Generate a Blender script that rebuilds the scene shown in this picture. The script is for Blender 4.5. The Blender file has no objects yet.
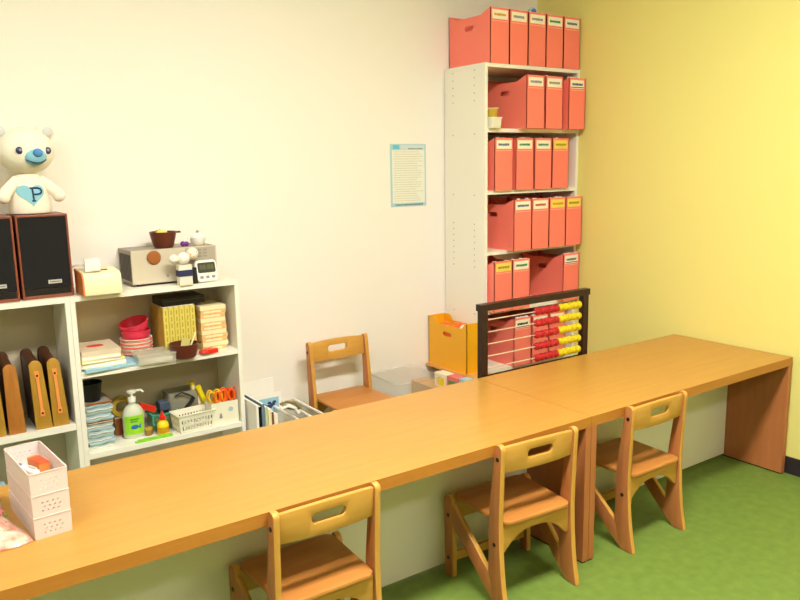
import bpy, bmesh, math, random
from mathutils import Vector, Matrix
random.seed(7)
PI = math.pi
C = bpy.context.scene.collection
scn = bpy.context.scene

# ------------------------------------------------------------------ helpers
def lin(c):
    c = c / 255.0
    return c / 12.92 if c <= 0.04045 else ((c + 0.055) / 1.055) ** 2.4
def rgb(r, g, b): return (lin(r), lin(g), lin(b), 1.0)

def mat(name, col, rough=0.5, metal=0.0, var=0.0, vscale=8.0, bump=0.0, bscale=80.0, trans=0.0,
        alpha=1.0, emit=0.0, coat=0.0, ior=1.45, sss=0.0, stretch=None, col2=None, spec=0.5):
    m = bpy.data.materials.new(name); m.use_nodes = True
    nt = m.node_tree; N = nt.nodes; L = nt.links
    b = N['Principled BSDF']
    c = rgb(*col)
    b.inputs['Base Color'].default_value = c
    b.inputs['Roughness'].default_value = rough
    b.inputs['Metallic'].default_value = metal
    b.inputs['IOR'].default_value = ior
    b.inputs['Transmission Weight'].default_value = trans
    b.inputs['Alpha'].default_value = alpha
    b.inputs['Coat Weight'].default_value = coat
    b.inputs['Specular IOR Level'].default_value = spec
    if sss:
        b.inputs['Subsurface Weight'].default_value = sss
        b.inputs['Subsurface Scale'].default_value = 0.02
    if emit:
        b.inputs['Emission Color'].default_value = c
        b.inputs['Emission Strength'].default_value = emit
    tc = N.new('ShaderNodeTexCoord'); mp = N.new('ShaderNodeMapping')
    L.new(tc.outputs['Object'], mp.inputs['Vector'])
    if stretch: mp.inputs['Scale'].default_value = stretch
    if var or col2:
        nz = N.new('ShaderNodeTexNoise'); nz.inputs['Scale'].default_value = vscale
        nz.inputs['Detail'].default_value = 5
        L.new(mp.outputs['Vector'], nz.inputs['Vector'])
        rp = N.new('ShaderNodeValToRGB')
        rp.color_ramp.elements[0].position = 0.3; rp.color_ramp.elements[1].position = 0.7
        if col2: c2 = rgb(*col2)
        else: c2 = tuple(min(1, x * (1 - var)) for x in c[:3]) + (1,)
        rp.color_ramp.elements[0].color = c2
        rp.color_ramp.elements[1].color = c
        L.new(nz.outputs['Fac'], rp.inputs['Fac'])
        L.new(rp.outputs['Color'], b.inputs['Base Color'])
    if bump:
        nb = N.new('ShaderNodeTexNoise'); nb.inputs['Scale'].default_value = bscale
        nb.inputs['Detail'].default_value = 4
        L.new(tc.outputs['Object'], nb.inputs['Vector'])
        bp = N.new('ShaderNodeBump'); bp.inputs['Strength'].default_value = bump
        bp.inputs['Distance'].default_value = 0.002
        L.new(nb.outputs['Fac'], bp.inputs['Height'])
        L.new(bp.outputs['Normal'], b.inputs['Normal'])
    return m

class MB:
    """collects shapes into one mesh"""
    def __init__(s): s.bm = bmesh.new(); s.mi = 0
    def _fin(s, geom_faces, M, bev, seg=2, ang=35):
        vs = set(v for f in geom_faces for v in f.verts)
        if bev:
            es = set()
            for f in geom_faces:
                for e in f.edges:
                    if len(e.link_faces) == 2 and e.calc_face_angle(0) > math.radians(ang): es.add(e)
            r = bmesh.ops.bevel(s.bm, geom=list(es), offset=bev, segments=seg, profile=0.5, affect='EDGES', clamp_overlap=True)
            vs |= set(v for v in r['verts']); vs = set(v for v in vs if v.is_valid)
            fs = set(f for v in vs for f in v.link_faces)
        else: fs = set(geom_faces)
        for f in fs: f.material_index = s.mi
        if M is not None:
            vv = set(v for f in fs for v in f.verts)
            for v in vv: v.co = M @ v.co
        return s
    def box(s, x0, x1, y0, y1, z0, z1, bev=0.0, M=None, seg=2):
        v = [s.bm.verts.new((x, y, z)) for z in (z0, z1) for y in (y0, y1) for x in (x0, x1)]
        F = [(0, 2, 3, 1), (4, 5, 7, 6), (0, 1, 5, 4), (2, 6, 7, 3), (0, 4, 6, 2), (1, 3, 7, 5)]
        fs = [s.bm.faces.new([v[i] for i in f]) for f in F]
        return s._fin(fs, M, bev, seg)
    def cbox(s, c, d, bev=0.0, M=None, seg=2):
        return s.box(c[0]-d[0]/2, c[0]+d[0]/2, c[1]-d[1]/2, c[1]+d[1]/2, c[2]-d[2]/2, c[2]+d[2]/2, bev, M, seg)
    def prism(s, pts, a0, a1, axis='x', holes=(), bev=0.0, M=None):
        def P(p, a):
            return {'x': (a, p[0], p[1]), 'y': (p[0], a, p[1]), 'z': (p[0], p[1], a)}[axis]
        loops = [list(pts)] + [list(h) for h in holes]
        fs = []
        rings = []
        for lp in loops:
            r0 = [s.bm.verts.new(P(p, a0)) for p in lp]; r1 = [s.bm.verts.new(P(p, a1)) for p in lp]
            rings.append((r0, r1))
        for k in (0, 1):
            if len(loops) == 1:
                fs.append(s.bm.faces.new(rings[0][k]))
            else:
                es = []
                for r in rings:
                    q = r[k]
                    for i in range(len(q)): es.append(s.bm.edges.new((q[i], q[(i+1) % len(q)])))
                res = bmesh.ops.triangle_fill(s.bm, edges=es, use_beauty=True)
                fs += [g for g in res['geom'] if isinstance(g, bmesh.types.BMFace)]
        for r0, r1 in rings:
            n = len(r0)
            for i in range(n): fs.append(s.bm.faces.new((r0[i], r0[(i+1) % n], r1[(i+1) % n], r1[i])))
        bmesh.ops.recalc_face_normals(s.bm, faces=fs)
        return s._fin(fs, M, bev, 2)
    def lathe(s, prof, seg=24, c=(0, 0, 0), M=None, sx=1, sy=1):
        rings = []
        for r, z in prof:
            if r < 1e-6: rings.append([s.bm.verts.new((c[0], c[1], c[2]+z))])
            else: rings.append([s.bm.verts.new((c[0]+sx*r*math.cos(2*PI*i/seg), c[1]+sy*r*math.sin(2*PI*i/seg), c[2]+z)) for i in range(seg)])
        fs = []
        for a, b in zip(rings, rings[1:]):
            for i in range(seg):
                j = (i+1) % seg
                if len(a) == 1 and len(b) == 1: break
                if len(a) == 1: fs.append(s.bm.faces.new((a[0], b[j], b[i])))
                elif len(b) == 1: fs.append(s.bm.faces.new((a[i], a[j], b[0])))
                else: fs.append(s.bm.faces.new((a[i], a[j], b[j], b[i])))
        bmesh.ops.recalc_face_normals(s.bm, faces=fs)
        return s._fin(fs, M, 0)
    def ball(s, c, r, M=None, seg=20):
        if not isinstance(r, (tuple, list)): r = (r, r, r)
        n = seg // 2
        prof = [(math.sin(PI*i/n), -math.cos(PI*i/n)) for i in range(n+1)]
        prof[0] = (0, -1); prof[-1] = (0, 1)
        T = Matrix.Translation(Vector(c)) @ Matrix.Diagonal((r[0], r[1], r[2], 1))
        if M is not None: T = M @ T
        return s.lathe(prof, seg, M=T)
    def cyl(s, c0, c1, r, seg=16, r2=None, M=None):
        return s.tube([c0, c1], r, seg, M=M, r2=r2)
    def tube(s, pts, r, seg=10, closed=False, M=None, r2=None, flat=1.0):
        pts = [Vector(p) for p in pts]; n = len(pts); rings = []
        up = Vector((0, 0, 1))
        t0 = (pts[1]-pts[0]).normalized()
        if abs(t0.dot(up)) > 0.95: up = Vector((1, 0, 0))
        for i, p in enumerate(pts):
            if closed: t = (pts[(i+1) % n]-pts[i-1]).normalized()
            elif i == 0: t = t0
            elif i == n-1: t = (pts[-1]-pts[-2]).normalized()
            else: t = (pts[i+1]-pts[i-1]).normalized()
            a = (up - t*up.dot(t))
            if a.length < 1e-4: a = Vector((0, 1, 0)) - t*t.y
            a.normalize(); b = t.cross(a); up = a
            rr = r if r2 is None else r + (r2-r)*i/(n-1)
            rings.append([s.bm.verts.new(p + a*rr*math.cos(2*PI*k/seg)*flat + b*rr*math.sin(2*PI*k/seg)) for k in range(seg)])
        fs = []
        m = n if closed else n-1
        for i in range(m):
            A, Bq = rings[i], rings[(i+1) % n]
            for k in range(seg): fs.append(s.bm.faces.new((A[k], A[(k+1) % seg], Bq[(k+1) % seg], Bq[k])))
        if not closed:
            fs.append(s.bm.faces.new(rings[0][::-1])); fs.append(s.bm.faces.new(rings[-1]))
        bmesh.ops.recalc_face_normals(s.bm, faces=fs)
        return s._fin(fs, M, 0)

def obj(name, mb, m, parent=None, smooth=True, loc=None, rotz=0):
    me = bpy.data.meshes.new(name); mb.bm.normal_update(); mb.bm.to_mesh(me); mb.bm.free()
    for x in (m if isinstance(m, (list, tuple)) else [m]): me.materials.append(x)
    if smooth:
        for p in me.polygons: p.use_smooth = True
        me.set_sharp_from_angle(angle=math.radians(35))
    o = bpy.data.objects.new(name, me); C.objects.link(o)
    if parent: o.parent = parent
    if loc: o.location = loc
    if rotz: o.rotation_euler = (0, 0, rotz)
    return o
def thing(name, label, cat, loc=(0, 0, 0), rotz=0, group=None):
    o = bpy.data.objects.new(name, None); C.objects.link(o); o.empty_display_size = 0.05
    o.location = loc; o.rotation_euler = (0, 0, rotz)
    return tag(o, label, cat, group)
def tag(o, label, cat, group=None):
    o['label'] = label; o['category'] = cat
    if group: o['group'] = group
    return o
def struct(name, mb, m):
    o = obj(name, mb, m, smooth=False); o['kind'] = 'structure'; return o
def dup(root, loc, rotz, label, group=None):
    r = root.copy(); C.objects.link(r); r.location = loc; r.rotation_euler = (0, 0, rotz); r['label'] = label
    if group: r['group'] = group
    for ch in list(root.children):
        c = ch.copy(); C.objects.link(c); c.parent = r
        for g in ch.children:
            d = g.copy(); C.objects.link(d); d.parent = c
    return r
def text_mb(txt, size, depth):
    cu = bpy.data.curves.new('t', 'FONT'); cu.body = txt; cu.size = size; cu.extrude = depth
    cu.align_x = 'CENTER'; cu.align_y = 'CENTER'
    o = bpy.data.objects.new('t', cu); C.objects.link(o)
    bpy.context.view_layer.update()
    dg = bpy.context.evaluated_depsgraph_get()
    me = bpy.data.meshes.new_from_object(o.evaluated_get(dg))
    mb = MB(); mb.bm.from_mesh(me)
    bpy.data.objects.remove(o); bpy.data.curves.remove(cu); bpy.data.meshes.remove(me)
    return mb
def xf(mb, M):
    for v in mb.bm.verts: v.co = M @ v.co
    return mb
def RT(loc, rx=0, ry=0, rz=0):
    return Matrix.Translation(Vector(loc)) @ Matrix.Rotation(rz, 4, 'Z') @ Matrix.Rotation(ry, 4, 'Y') @ Matrix.Rotation(rx, 4, 'X')
def rr(w, h, r, n=5, cx=0, cy=0):
    """rounded rectangle outline"""
    out = []
    for sx, sy, a0 in ((1, 1, 0), (-1, 1, 90), (-1, -1, 180), (1, -1, 270)):
        for i in range(n+1):
            a = math.radians(a0 + 90*i/n)
            out.append((cx+sx*(w/2-r)+r*math.cos(a), cy+sy*(h/2-r)+r*math.sin(a)))
    return out
def strokes(mb, x0, x1, z, h, y0, y1, w=0.006, gap=0.003, rnd=random):
    """a line of small illegible characters on a face looking to -y"""
    x = x0
    while x < x1 - w:
        ww = w*rnd.uniform(0.7, 1.1)
        mb.box(x, x+ww, y0, y1, z-h/2*rnd.uniform(.7, 1), z+h/2*rnd.uniform(.7, 1)); x += ww+gap*rnd.uniform(.6, 1.2)
    return mb

# ------------------------------------------------------------------ materials
M_wall = mat('wall cream paint', (240, 234, 225), 0.75, bump=0.15, bscale=140)
M_yellow = mat('wall yellow paint', (233, 223, 134), 0.7, bump=0.15, bscale=140)
M_ceil = mat('ceiling white', (238, 234, 222), 0.8)
M_floor = mat('green sheet flooring', (112, 138, 58), 0.55, var=0.22, vscale=28, bump=0.2, bscale=300)
M_base = mat('dark baseboard vinyl', (44, 34, 42), 0.45)
M_top = mat('table laminate', (187, 138, 64), 0.30, col2=(181, 131, 58), vscale=5, stretch=(0.8, 9, 9), spec=0.45)
M_edge = mat('table edge wood', (186, 122, 48), 0.42, col2=(178, 113, 42), vscale=6, stretch=(1, 9, 9))
M_tleg = mat('table leg wood', (184, 114, 68), 0.45, col2=(174, 105, 60), vscale=5, stretch=(9, 9, 1))
M_modesty = mat('cream panel', (238, 231, 212), 0.6)
M_chair = mat('chair beech', (210, 158, 74), 0.38, col2=(201, 147, 64), vscale=6, stretch=(9, 9, 1.2))
M_chairh = mat('chair beech across', (208, 155, 72), 0.38, col2=(200, 146, 64), vscale=6, stretch=(1.2, 9, 9))
M_seat = mat('chair seat ply', (192, 130, 64), 0.4, col2=(180, 116, 54), vscale=5, stretch=(1.2, 9, 9))
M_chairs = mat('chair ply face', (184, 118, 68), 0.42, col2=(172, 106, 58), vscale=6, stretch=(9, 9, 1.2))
M_bolt = mat('black bolt', (30, 18, 12), 0.5)
M_white = mat('white melamine', (240, 236, 222), 0.42)
M_shelfin = mat('white melamine inside', (226, 220, 204), 0.5)
M_backp = mat('grey beige back board', (206, 194, 166), 0.6)
M_pink = mat('pink file box plastic', (254, 130, 113), 0.42, var=0.03, vscale=4)
M_pinklit = mat('pale pink trim', (250, 176, 150), 0.5)
M_label = mat('label white', (246, 236, 214), 0.5)
M_labely = mat('label yellow', (240, 214, 96), 0.5)
M_paper = mat('paper white', (244, 240, 232), 0.7)
TX = dict(orange=mat('ink orange', (222, 150, 30), .6), grey=mat('ink grey', (150, 140, 150), .6), blue=mat('ink blue grey', (92, 104, 140), .6),
          green=mat('ink green', (40, 140, 96), .6), red=mat('ink red', (205, 84, 60), .6), olive=mat('ink olive', (170, 150, 40), .6), dark=mat('ink dark', (70, 60, 62), .6))
M_ybox = mat('yellow file box plastic', (240, 172, 26), 0.4)
M_abframe = mat('dark brown lacquer', (38, 16, 18), 0.32)
M_rod = mat('rod steel', (220, 206, 190), 0.3, metal=0.5)
M_red = mat('red bead', (172, 26, 36), 0.3)
M_ybead = mat('yellow bead', (206, 186, 20), 0.3)
M_black = mat('black cloth', (22, 20, 22), 0.9, var=0.3, vscale=200)
M_blackp = mat('black plastic', (20, 18, 18), 0.4)
M_spk = mat('speaker wood', (140, 76, 50), 0.38, col2=(124, 64, 42), vscale=5, stretch=(8, 8, 1))
M_silver = mat('silver plate', (214, 210, 204), 0.3, metal=0.4)
M_bear = mat('white plush', (240, 232, 214), 0.95, bump=0.5, bscale=250)
M_bearblue = mat('light blue felt', (138, 194, 212), 0.9)
M_nose = mat('blue felt nose', (76, 138, 200), 0.8)
M_navy = mat('navy stitching', (38, 56, 104), 0.7)
M_eye = mat('dark blue eye', (44, 52, 96), 0.35)
M_cream = mat('cream plastic', (240, 232, 190), 0.45)
M_tan = mat('tan orange board', (214, 122, 56), 0.5)
M_plug = mat('white plastic', (244, 240, 230), 0.35)
M_radio = mat('brushed silver panel', (206, 196, 176), 0.4, metal=0.15)
M_radiot = mat('grey metal lid', (150, 140, 126), 0.45, metal=0.2)
M_vent = mat('dark grey side', (84, 78, 72), 0.6)
M_btn = mat('grey button', (150, 144, 134), 0.5)
M_brown = mat('brown ceramic', (96, 44, 30), 0.35)
M_brownb = mat('brown resin', (156, 92, 44), 0.4)
M_purple = mat('purple plastic', (110, 50, 140), 0.4)
M_tealcl = mat('clear plastic', (226, 224, 204), 0.25, alpha=0.38)
M_clear = mat('milky clear plastic', (226, 222, 208), 0.2, alpha=0.10)
M_pinkbowl = mat('pink plastic bowl', (226, 54, 84), 0.35)
M_ybook = mat('yellow book cover', (222, 204, 96), 0.5, var=.12, vscale=60)
M_ybook2 = mat('yellow book side', (222, 190, 84), 0.5, col2=(190, 160, 80), vscale=30)
M_orangep = mat('orange card', (224, 158, 70), 0.5, col2=(232, 206, 150), vscale=60)
M_pale = mat('pale card', (240, 226, 180), 0.6)
M_blueish = mat('pale blue paper', (178, 204, 214), 0.7)
M_blue2 = mat('grey green paper', (168, 190, 180), 0.7)
M_skyp = mat('sky blue folder', (160, 204, 224), 0.5)
M_yfold = mat('bright yellow folder', (226, 214, 30), 0.5)
M_beigep = mat('beige booklet', (222, 204, 176), 0.6)
M_redp = mat('red plastic', (222, 48, 30), 0.3)
M_orange = mat('orange plastic', (240, 104, 24), 0.3)
M_green = mat('lime green plastic', (140, 212, 62), 0.35)
M_teal = mat('teal plastic', (52, 150, 120), 0.4)
M_bott = mat('translucent bottle', (216, 220, 196), 0.3, alpha=0.9)
M_limel = mat('lime label', (150, 214, 40), 0.5)
M_blueink = mat('blue fish print', (38, 110, 190), 0.5)
M_yel = mat('yellow plastic', (240, 214, 20), 0.35)
M_amber = mat('amber plastic', (210, 176, 60), 0.3, alpha=0.75)
M_jar = mat('brown jar', (150, 116, 50), 0.3)
M_wbask = mat('ivory basket plastic', (232, 228, 206), 0.4)
M_bask = mat('pale pink translucent plastic', (232, 214, 208), 0.35, alpha=0.86)
M_baskhole = mat('basket shadowed holes', (176, 146, 134), 0.6)
M_case = mat('golden wood', (186, 142, 52), 0.45, col2=(170, 126, 42), vscale=7, stretch=(7, 7, 1))
M_case2 = mat('brown wood', (186, 122, 52), 0.45, col2=(164, 102, 40), vscale=7, stretch=(7, 7, 1))
M_casedk = mat('brown sides with painted shade', (78, 40, 24), 0.4)  # dark brown that carries the shadow between the cases in its colour
M_strap = mat('orange leather', (236, 150, 78), 0.5)
M_poster = mat('poster paper', (230, 230, 216), 0.6)
M_posterb = mat('poster blue border', (170, 206, 214), 0.6)
M_posterh = mat('poster logo blue', (96, 190, 214), 0.6)
M_pinkpr = mat('pink print', (230, 120, 120), 0.6)
M_grnpr = mat('green print', (90, 150, 80), 0.6)
M_film = mat('candy bag film', (240, 226, 206), 0.2, alpha=0.9)
M_ledge = mat('light wood ledge', (222, 164, 84), 0.5, var=.1, vscale=10)

# ------------------------------------------------------------------ the room
YW, XW = 1.503, 0.014
XL, YF, ZC = -6.2, -5.2, 2.60
struct('floor', MB().box(XL-.1, XW+.1, YF-.1, YW+.1, -.06, 0), M_floor)
struct('ceiling', MB().box(XL-.1, XW+.1, YF-.1, YW+.1, ZC, ZC+.06), M_ceil)
struct('wall_back', MB().box(XL-.1, XW+.1, YW, YW+.1, 0, ZC), M_wall)
struct('wall_right', MB().box(XW, XW+.1, YF-.1, YW, 0, ZC), M_yellow)
struct('wall_left', MB().box(XL-.1, XL, YF-.1, YW, 0, ZC), M_wall)
struct('wall_front', MB().box(XL, XW, YF-.1, YF, 0, ZC), M_wall)
struct('baseboard_right', MB().box(XW-.006, XW, YF, YW-.006, 0, .073, .002), M_base)
struct('baseboard_back', MB().box(XL, XW, YW-.006, YW, 0, .073, .002), M_base)

def ceiling_light(x, y, w, d, power, label, col=(255, 250, 241)):
    t = thing('ceiling_light', label, 'ceiling light', (x, y, ZC), 0, 'ceiling light fixtures')
    f = MB(); f.box(-w/2-.02, w/2+.02, -d/2-.02, d/2+.02, -.05, 0, .004)
    obj('housing', f, M_plug, t)
    obj('diffuser', MB().box(-w/2, w/2, -d/2, d/2, -.062, -.0505, .003),
        mat('lamp diffuser', col, 0.5, emit=power), t)
ceiling_light(-1.9, -.70, 1.25, .30, 80, 'ceiling light over the near side of the tables')
ceiling_light(-3.9, -.70, 1.25, .30, 38, 'ceiling light left of the viewpoint')
ceiling_light(-1.3, -2.6, 1.25, .30, 28, 'ceiling light behind the viewpoint')

# ------------------------------------------------------------------ tables
H, D, L = .504, .5625, 1.218
def make_table(label, x, L):
    t = thing('table', label, 'table', (x, 0, 0), 0, 'two long wooden tables end to end')
    top = MB(); top.box(-L, 0, 0, D, H-.034, H, .0012)
    for f in top.bm.faces:
        if abs(f.normal.y) > .5 or abs(f.normal.x) > .5 or f.normal.z < -.5: f.material_index = 1
    obj('tabletop', top, [M_top, M_edge], t)
    for x0 in (-L+.0005, -.0255):
        lg = MB(); lg.box(x0, x0+.025, .0005, D-.002, .006, H-.0345, .001)
        obj('leg_panel', lg, M_tleg, t)
        obj('glide', MB().box(x0+.003, x0+.022, .004, D-.006, 0, .0062), M_blackp, t)
    obj('modesty_panel', MB().box(-L+.026, -.026, .263, .281, .012, H-.0345), M_modesty, t)
    return t
make_table('long wooden table at the right, its end against the yellow wall', 0, L)
make_table('long wooden table at the left, holding the pale pink baskets', -L-.0016, 1.98)

# ------------------------------------------------------------------ child chairs
def cat_curve(P, n=6):
    out = []
    P = [P[0]] + P + [P[-1]]
    for i in range(1, len(P)-2):
        a, b, c, d = P[i-1], P[i], P[i+1], P[i+2]
        for k in range(n):
            t = k/n
            out.append(tuple(.5*((2*b[j])+(-a[j]+c[j])*t+(2*a[j]-5*b[j]+4*c[j]-d[j])*t*t+(-a[j]+3*b[j]-3*c[j]+d[j])*t**3) for j in (0, 1)))
    out.append(P[-2]); return out
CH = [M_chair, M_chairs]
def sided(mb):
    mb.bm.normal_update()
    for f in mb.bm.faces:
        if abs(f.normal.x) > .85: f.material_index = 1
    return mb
def splay(mb, s):
    for v in mb.bm.verts: v.co.x += s*max(0, v.co.y-.05)*.075
    return mb
def make_chair(label):
    t = thing('child_chair', label, 'chair', (0, 0, 0), 0, 'small wooden chairs at the tables')
    rear = cat_curve([(-.034, 0), (-.018, .08), (-.008, .17), (-.004, .27), (-.008, .40), (-.013, .498)])
    front = cat_curve([(.014, .0), (.046, .075), (.046, .17), (.046, .27), (.031, .40), (.019, .498)])
    
    cap = [(.003+.016*math.cos(a), .498+.014*math.sin(a)) for a in [PI-PI*i/8 for i in range(1, 8)]]
    outline = rear + cap + front[::-1]
    W = .15
    for s in (-1, 1):
        x0, x1 = (s*W, s*(W-.018)) if s > 0 else (s*W, s*(W-.018))
        lo, hi = min(x0, x1), max(x0, x1)
        p = obj('rear_leg', sided(MB().prism(outline, lo, hi, 'x', bev=.003)), CH, t)
        fl = [(.216, 0), (.256, 0), (.259, .256)] + [(.2375+.0215*math.cos(a), .256+.018*math.sin(a)) for a in [PI*i/6 for i in range(1, 6)]] + [(.216, .256)]
        f = obj('front_leg', splay(sided(MB().prism(fl, lo, hi, 'x', bev=.003)), s), CH, t)
        br = [(.0155, .001), (.2155, .178), (.2155, .252), (.045, .095), (.032, .08)]
        obj('diagonal_brace', splay(sided(MB().prism(br, lo+.0004, hi-.0004, 'x', bev=.0025)), s), CH, t)
        for par, pts in ((p, [(.004, .468), (.018, .198)]), (f, [(.237, .208), (.237, .062)])):
            for y, z in pts:
                X = W + max(0, y-.05)*.075
                obj('bolt', MB().cyl((s*(X-.002), y, z), (s*(X+.0015), y, z), .0065, 12), M_bolt, par)
    # seat: slightly dished plywood with round rear corners
    so = [(x, y) for x, y in rr(.262, .264, .028, 5, 0, .120)]
    st = MB(); st.prism(so, .259, .273, 'z', bev=.004)
    for v in st.bm.verts: v.co.x *= 1+max(0, v.co.y-.05)*.5
    obj('seat', st, M_seat, t)
    dish = [(.085*math.cos(a), .118+.08*math.sin(a)) for a in [2*PI*i/28 for i in range(28)]]
    # rear apron with an arch
    arch = [(-.1315, .256), (-.1315, .170)] + [(-.1315+.012+.24*u, .170+.056*(1-abs(2*u-1)**2.6)) for u in [i/14 for i in range(15)]] + [(.1315, .170), (.1315, .256)]
    obj('rear_apron', MB().prism(arch, .006, .022, 'y', bev=.0015), M_chairh, t)
    obj('front_apron', MB().box(-.1435, .1435, .226, .240, .195, .258, .0015), M_chairh, t)
    obj('stretcher', MB().box(-.1440, .1440, .230, .244, .048, .076, .002), M_chairh, t)
    # backrest with a slot, bowed a little to the rear
    bo = [(-.1315, .414), (-.06, .412), (0, .4115), (.06, .412), (.1315, .414), (.1315, .495), (.07, .4985), (0, .500), (-.07, .4985), (-.1315, .495)]
    hole = rr(.096, .027, .0134, 6, 0, .460)
    bk = MB(); bk.prism(bo, -.007, .007, 'y', holes=[hole], bev=.0022)
    for v in bk.bm.verts:
        v.co.y += .002 - .007*(1-(v.co.x/.1315)**2) - (v.co.z-.465)*.10; v.co.z += .009
    obj('backrest', bk, M_chairh, t)
    return t
ch = make_chair('small wooden chair at the left table, nearest the viewer, cut by the bottom edge')
ch.location = (-2.206, -.024, 0); ch.rotation_euler = (0, 0, math.radians(-.5))
dup(ch, (-1.494, -.036, 0), math.radians(-4), 'small wooden chair pushed in just left of where the two tables meet')
dup(ch, (-.916, -.026, 0), 0, 'small wooden chair pushed under the right table')
c4 = dup(ch, (-1.352, 1.388, 0), math.radians(180), 'small wooden chair against the cream wall, behind the tables')
c4.scale = (1.04, 1.04, 1.05)

# ------------------------------------------------------------------ shelf units
def make_low_unit(label, x1):
    w, y0, y1, top = .630, 1.256, 1.498, .873
    t = thing('low_bookcase', label, 'bookcase', (x1-w/2, y0, 0), 0, 'low white bookcases')
    hw, d = w/2, y1-y0
    for s in (-1, 1):
        lo, hi = sorted((s*hw, s*(hw-.0165)))
        obj('side_panel', MB().box(lo, hi, 0, d, 0, top-.0195, .001), M_white, t)
    obj('top_panel', MB().box(-hw, hw, -.001, d, top-.019, top, .001), M_white, t)
    return t, hw, d
tb, hw, dd = make_low_unit('low white bookcase holding toys and stationery, its right side free', -1.871)
for z in (.285, .592):
    obj('shelf', MB().box(-hw+.017, hw-.017, .002, dd-.007, z-.02, z, .001), M_white, tb)
obj('bottom_panel', MB().box(-hw+.017, hw-.017, .004, dd-.007, .03, .048, .001), M_white, tb)
obj('back_panel', MB().box(-hw+.017, hw-.017, dd-.006, dd, .03, .852), M_backp, tb)
ta, hw, dd = make_low_unit('low white bookcase at the left edge, under the two speakers', -2.502)
obj('shelf', MB().box(-hw+.017, hw-.017, .002, dd-.007, .388, .410, .001), M_white, ta)
obj('bottom_panel', MB().box(-hw+.017, hw-.017, .004, dd-.007, .03, .048, .001), M_white, ta)
obj('back_panel', MB().box(-hw+.017, hw-.017, dd-.006, dd, .03, .852), M_backp, ta)

t = thing('tall_bookcase', 'tall narrow white bookcase in the corner filled with pink file boxes', 'bookcase', (-.309, 1.193, 0))
TZ = [.29, .595, .888, 1.181, 1.474]
for s in (-1, 1):
    lo, hi = sorted((s*.321, s*.303))
    p = obj('side_panel', MB().box(lo, hi, 0, .303, 0, 1.7535, .001), M_white, t)
    hb = MB()
    for yy in (.075, .235):
        for z0 in (1.745, 1.45, 1.16, .87, .575):
            zs = [z0-.035*k for k in range(5)] if z0 > 1.5 else [z0]
            if abs(z0-.87) < .01: zs = [1.02-.03*k for k in range(8)]
            for z in zs:
                hb.cyl((s*.3209, yy, z), (s*.3214, yy, z), .0033, 8)
                hb.cyl((s*.3031, yy, z), (s*.3026, yy, z), .0033, 8)
    obj('peg_hole', hb, M_btn, p)['kind'] = 'stuff'
obj('top_panel', MB().box(-.321, .321, 0, .303, 1.754, 1.772, .001), M_white, t)
for z in TZ: obj('shelf', MB().box(-.3025, .3025, .003, .296, z-.018, z, .001), M_white, t)
obj('plinth', MB().box(-.3025, .3025, .01, .296, 0, .05, .001), M_white, t)
obj('back_panel', MB().box(-.3025, .3025, .297, .303, .05, 1.7535), M_shelfin, t)

# ------------------------------------------------------------------ file boxes
BW, BD, BH = .118, .305, .248
def file_box_parts(t, m, W=BW, slope=True):
    th = .003
    side = [(0, 0), (BD, 0), (BD, BH), (BD-.045, BH), (BD-.055, BH-.006), (BD-.064, BH-.022), (BD-.076, BH-.028),
            (.045, BH-.028), (.032, BH-.022), (.020, BH-.006), (.012, BH), (0, BH)]
    if slope: side = [(0, 0), (BD, 0), (BD, BH), (BD-.004, BH), (BD-.055, BH-.026), (.070, BH-.026), (.006, BH), (0, BH)]
    hole = rr(.066, .022, .0105, 5, BD*.5, BH-.075)
    b = MB()
    b.prism(side, -W/2, -W/2+th, 'x', holes=[hole]); b.prism(side, W/2-th, W/2, 'x', holes=[hole])
    b.box(-W/2, W/2, 0, th, 0, BH, .001); b.box(-W/2, W/2, BD-th, BD, 0, BH, .001)
    b.box(-W/2+th, W/2-th, th, BD-th, 0, th)
    return obj('body', b, m, t)
def make_box(label, x, y, z, kind, textc, h=0):
    t = thing('file_box', label, 'file box', (x+BW/2, y, z), 0, 'pink file boxes in the tall bookcase')
    body = file_box_parts(t, M_pink)
    lab = MB().box(-.048, .048, -.0012, 0, .197, .238)
    lb = obj('label_card', lab, M_labely if kind == 'y' else M_label, t)
    tx = MB(); strokes(tx, -.037, .039, .217, .012, -.0020, -.0011, .007, .0015)
    obj('label_text', tx, TX[textc], lb)
    ln = MB().box(-.050, .050, -.0010, 0, .187, .1905)
    if kind == 'd':
        ln2 = MB().box(-.046, .046, -.0020, -.0011, .2005, .2045); obj('label_rule', ln2, TX['dark'], lb)
    obj('label_slot', ln, M_pinklit, t)
    pp = MB(); rnd = random.Random(int((x+y+z)*1000))
    xx = -.050
    while xx < .046:
        w = rnd.uniform(.006, .013)
        if rnd.random() < .8: pp.box(xx, min(xx+w, .052), .005+rnd.random()*.004, .022, .005, BH-.004+rnd.uniform(-.001, .009))
        xx += w+.001
    obj('papers', pp, M_paper, t)
    return t
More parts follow.
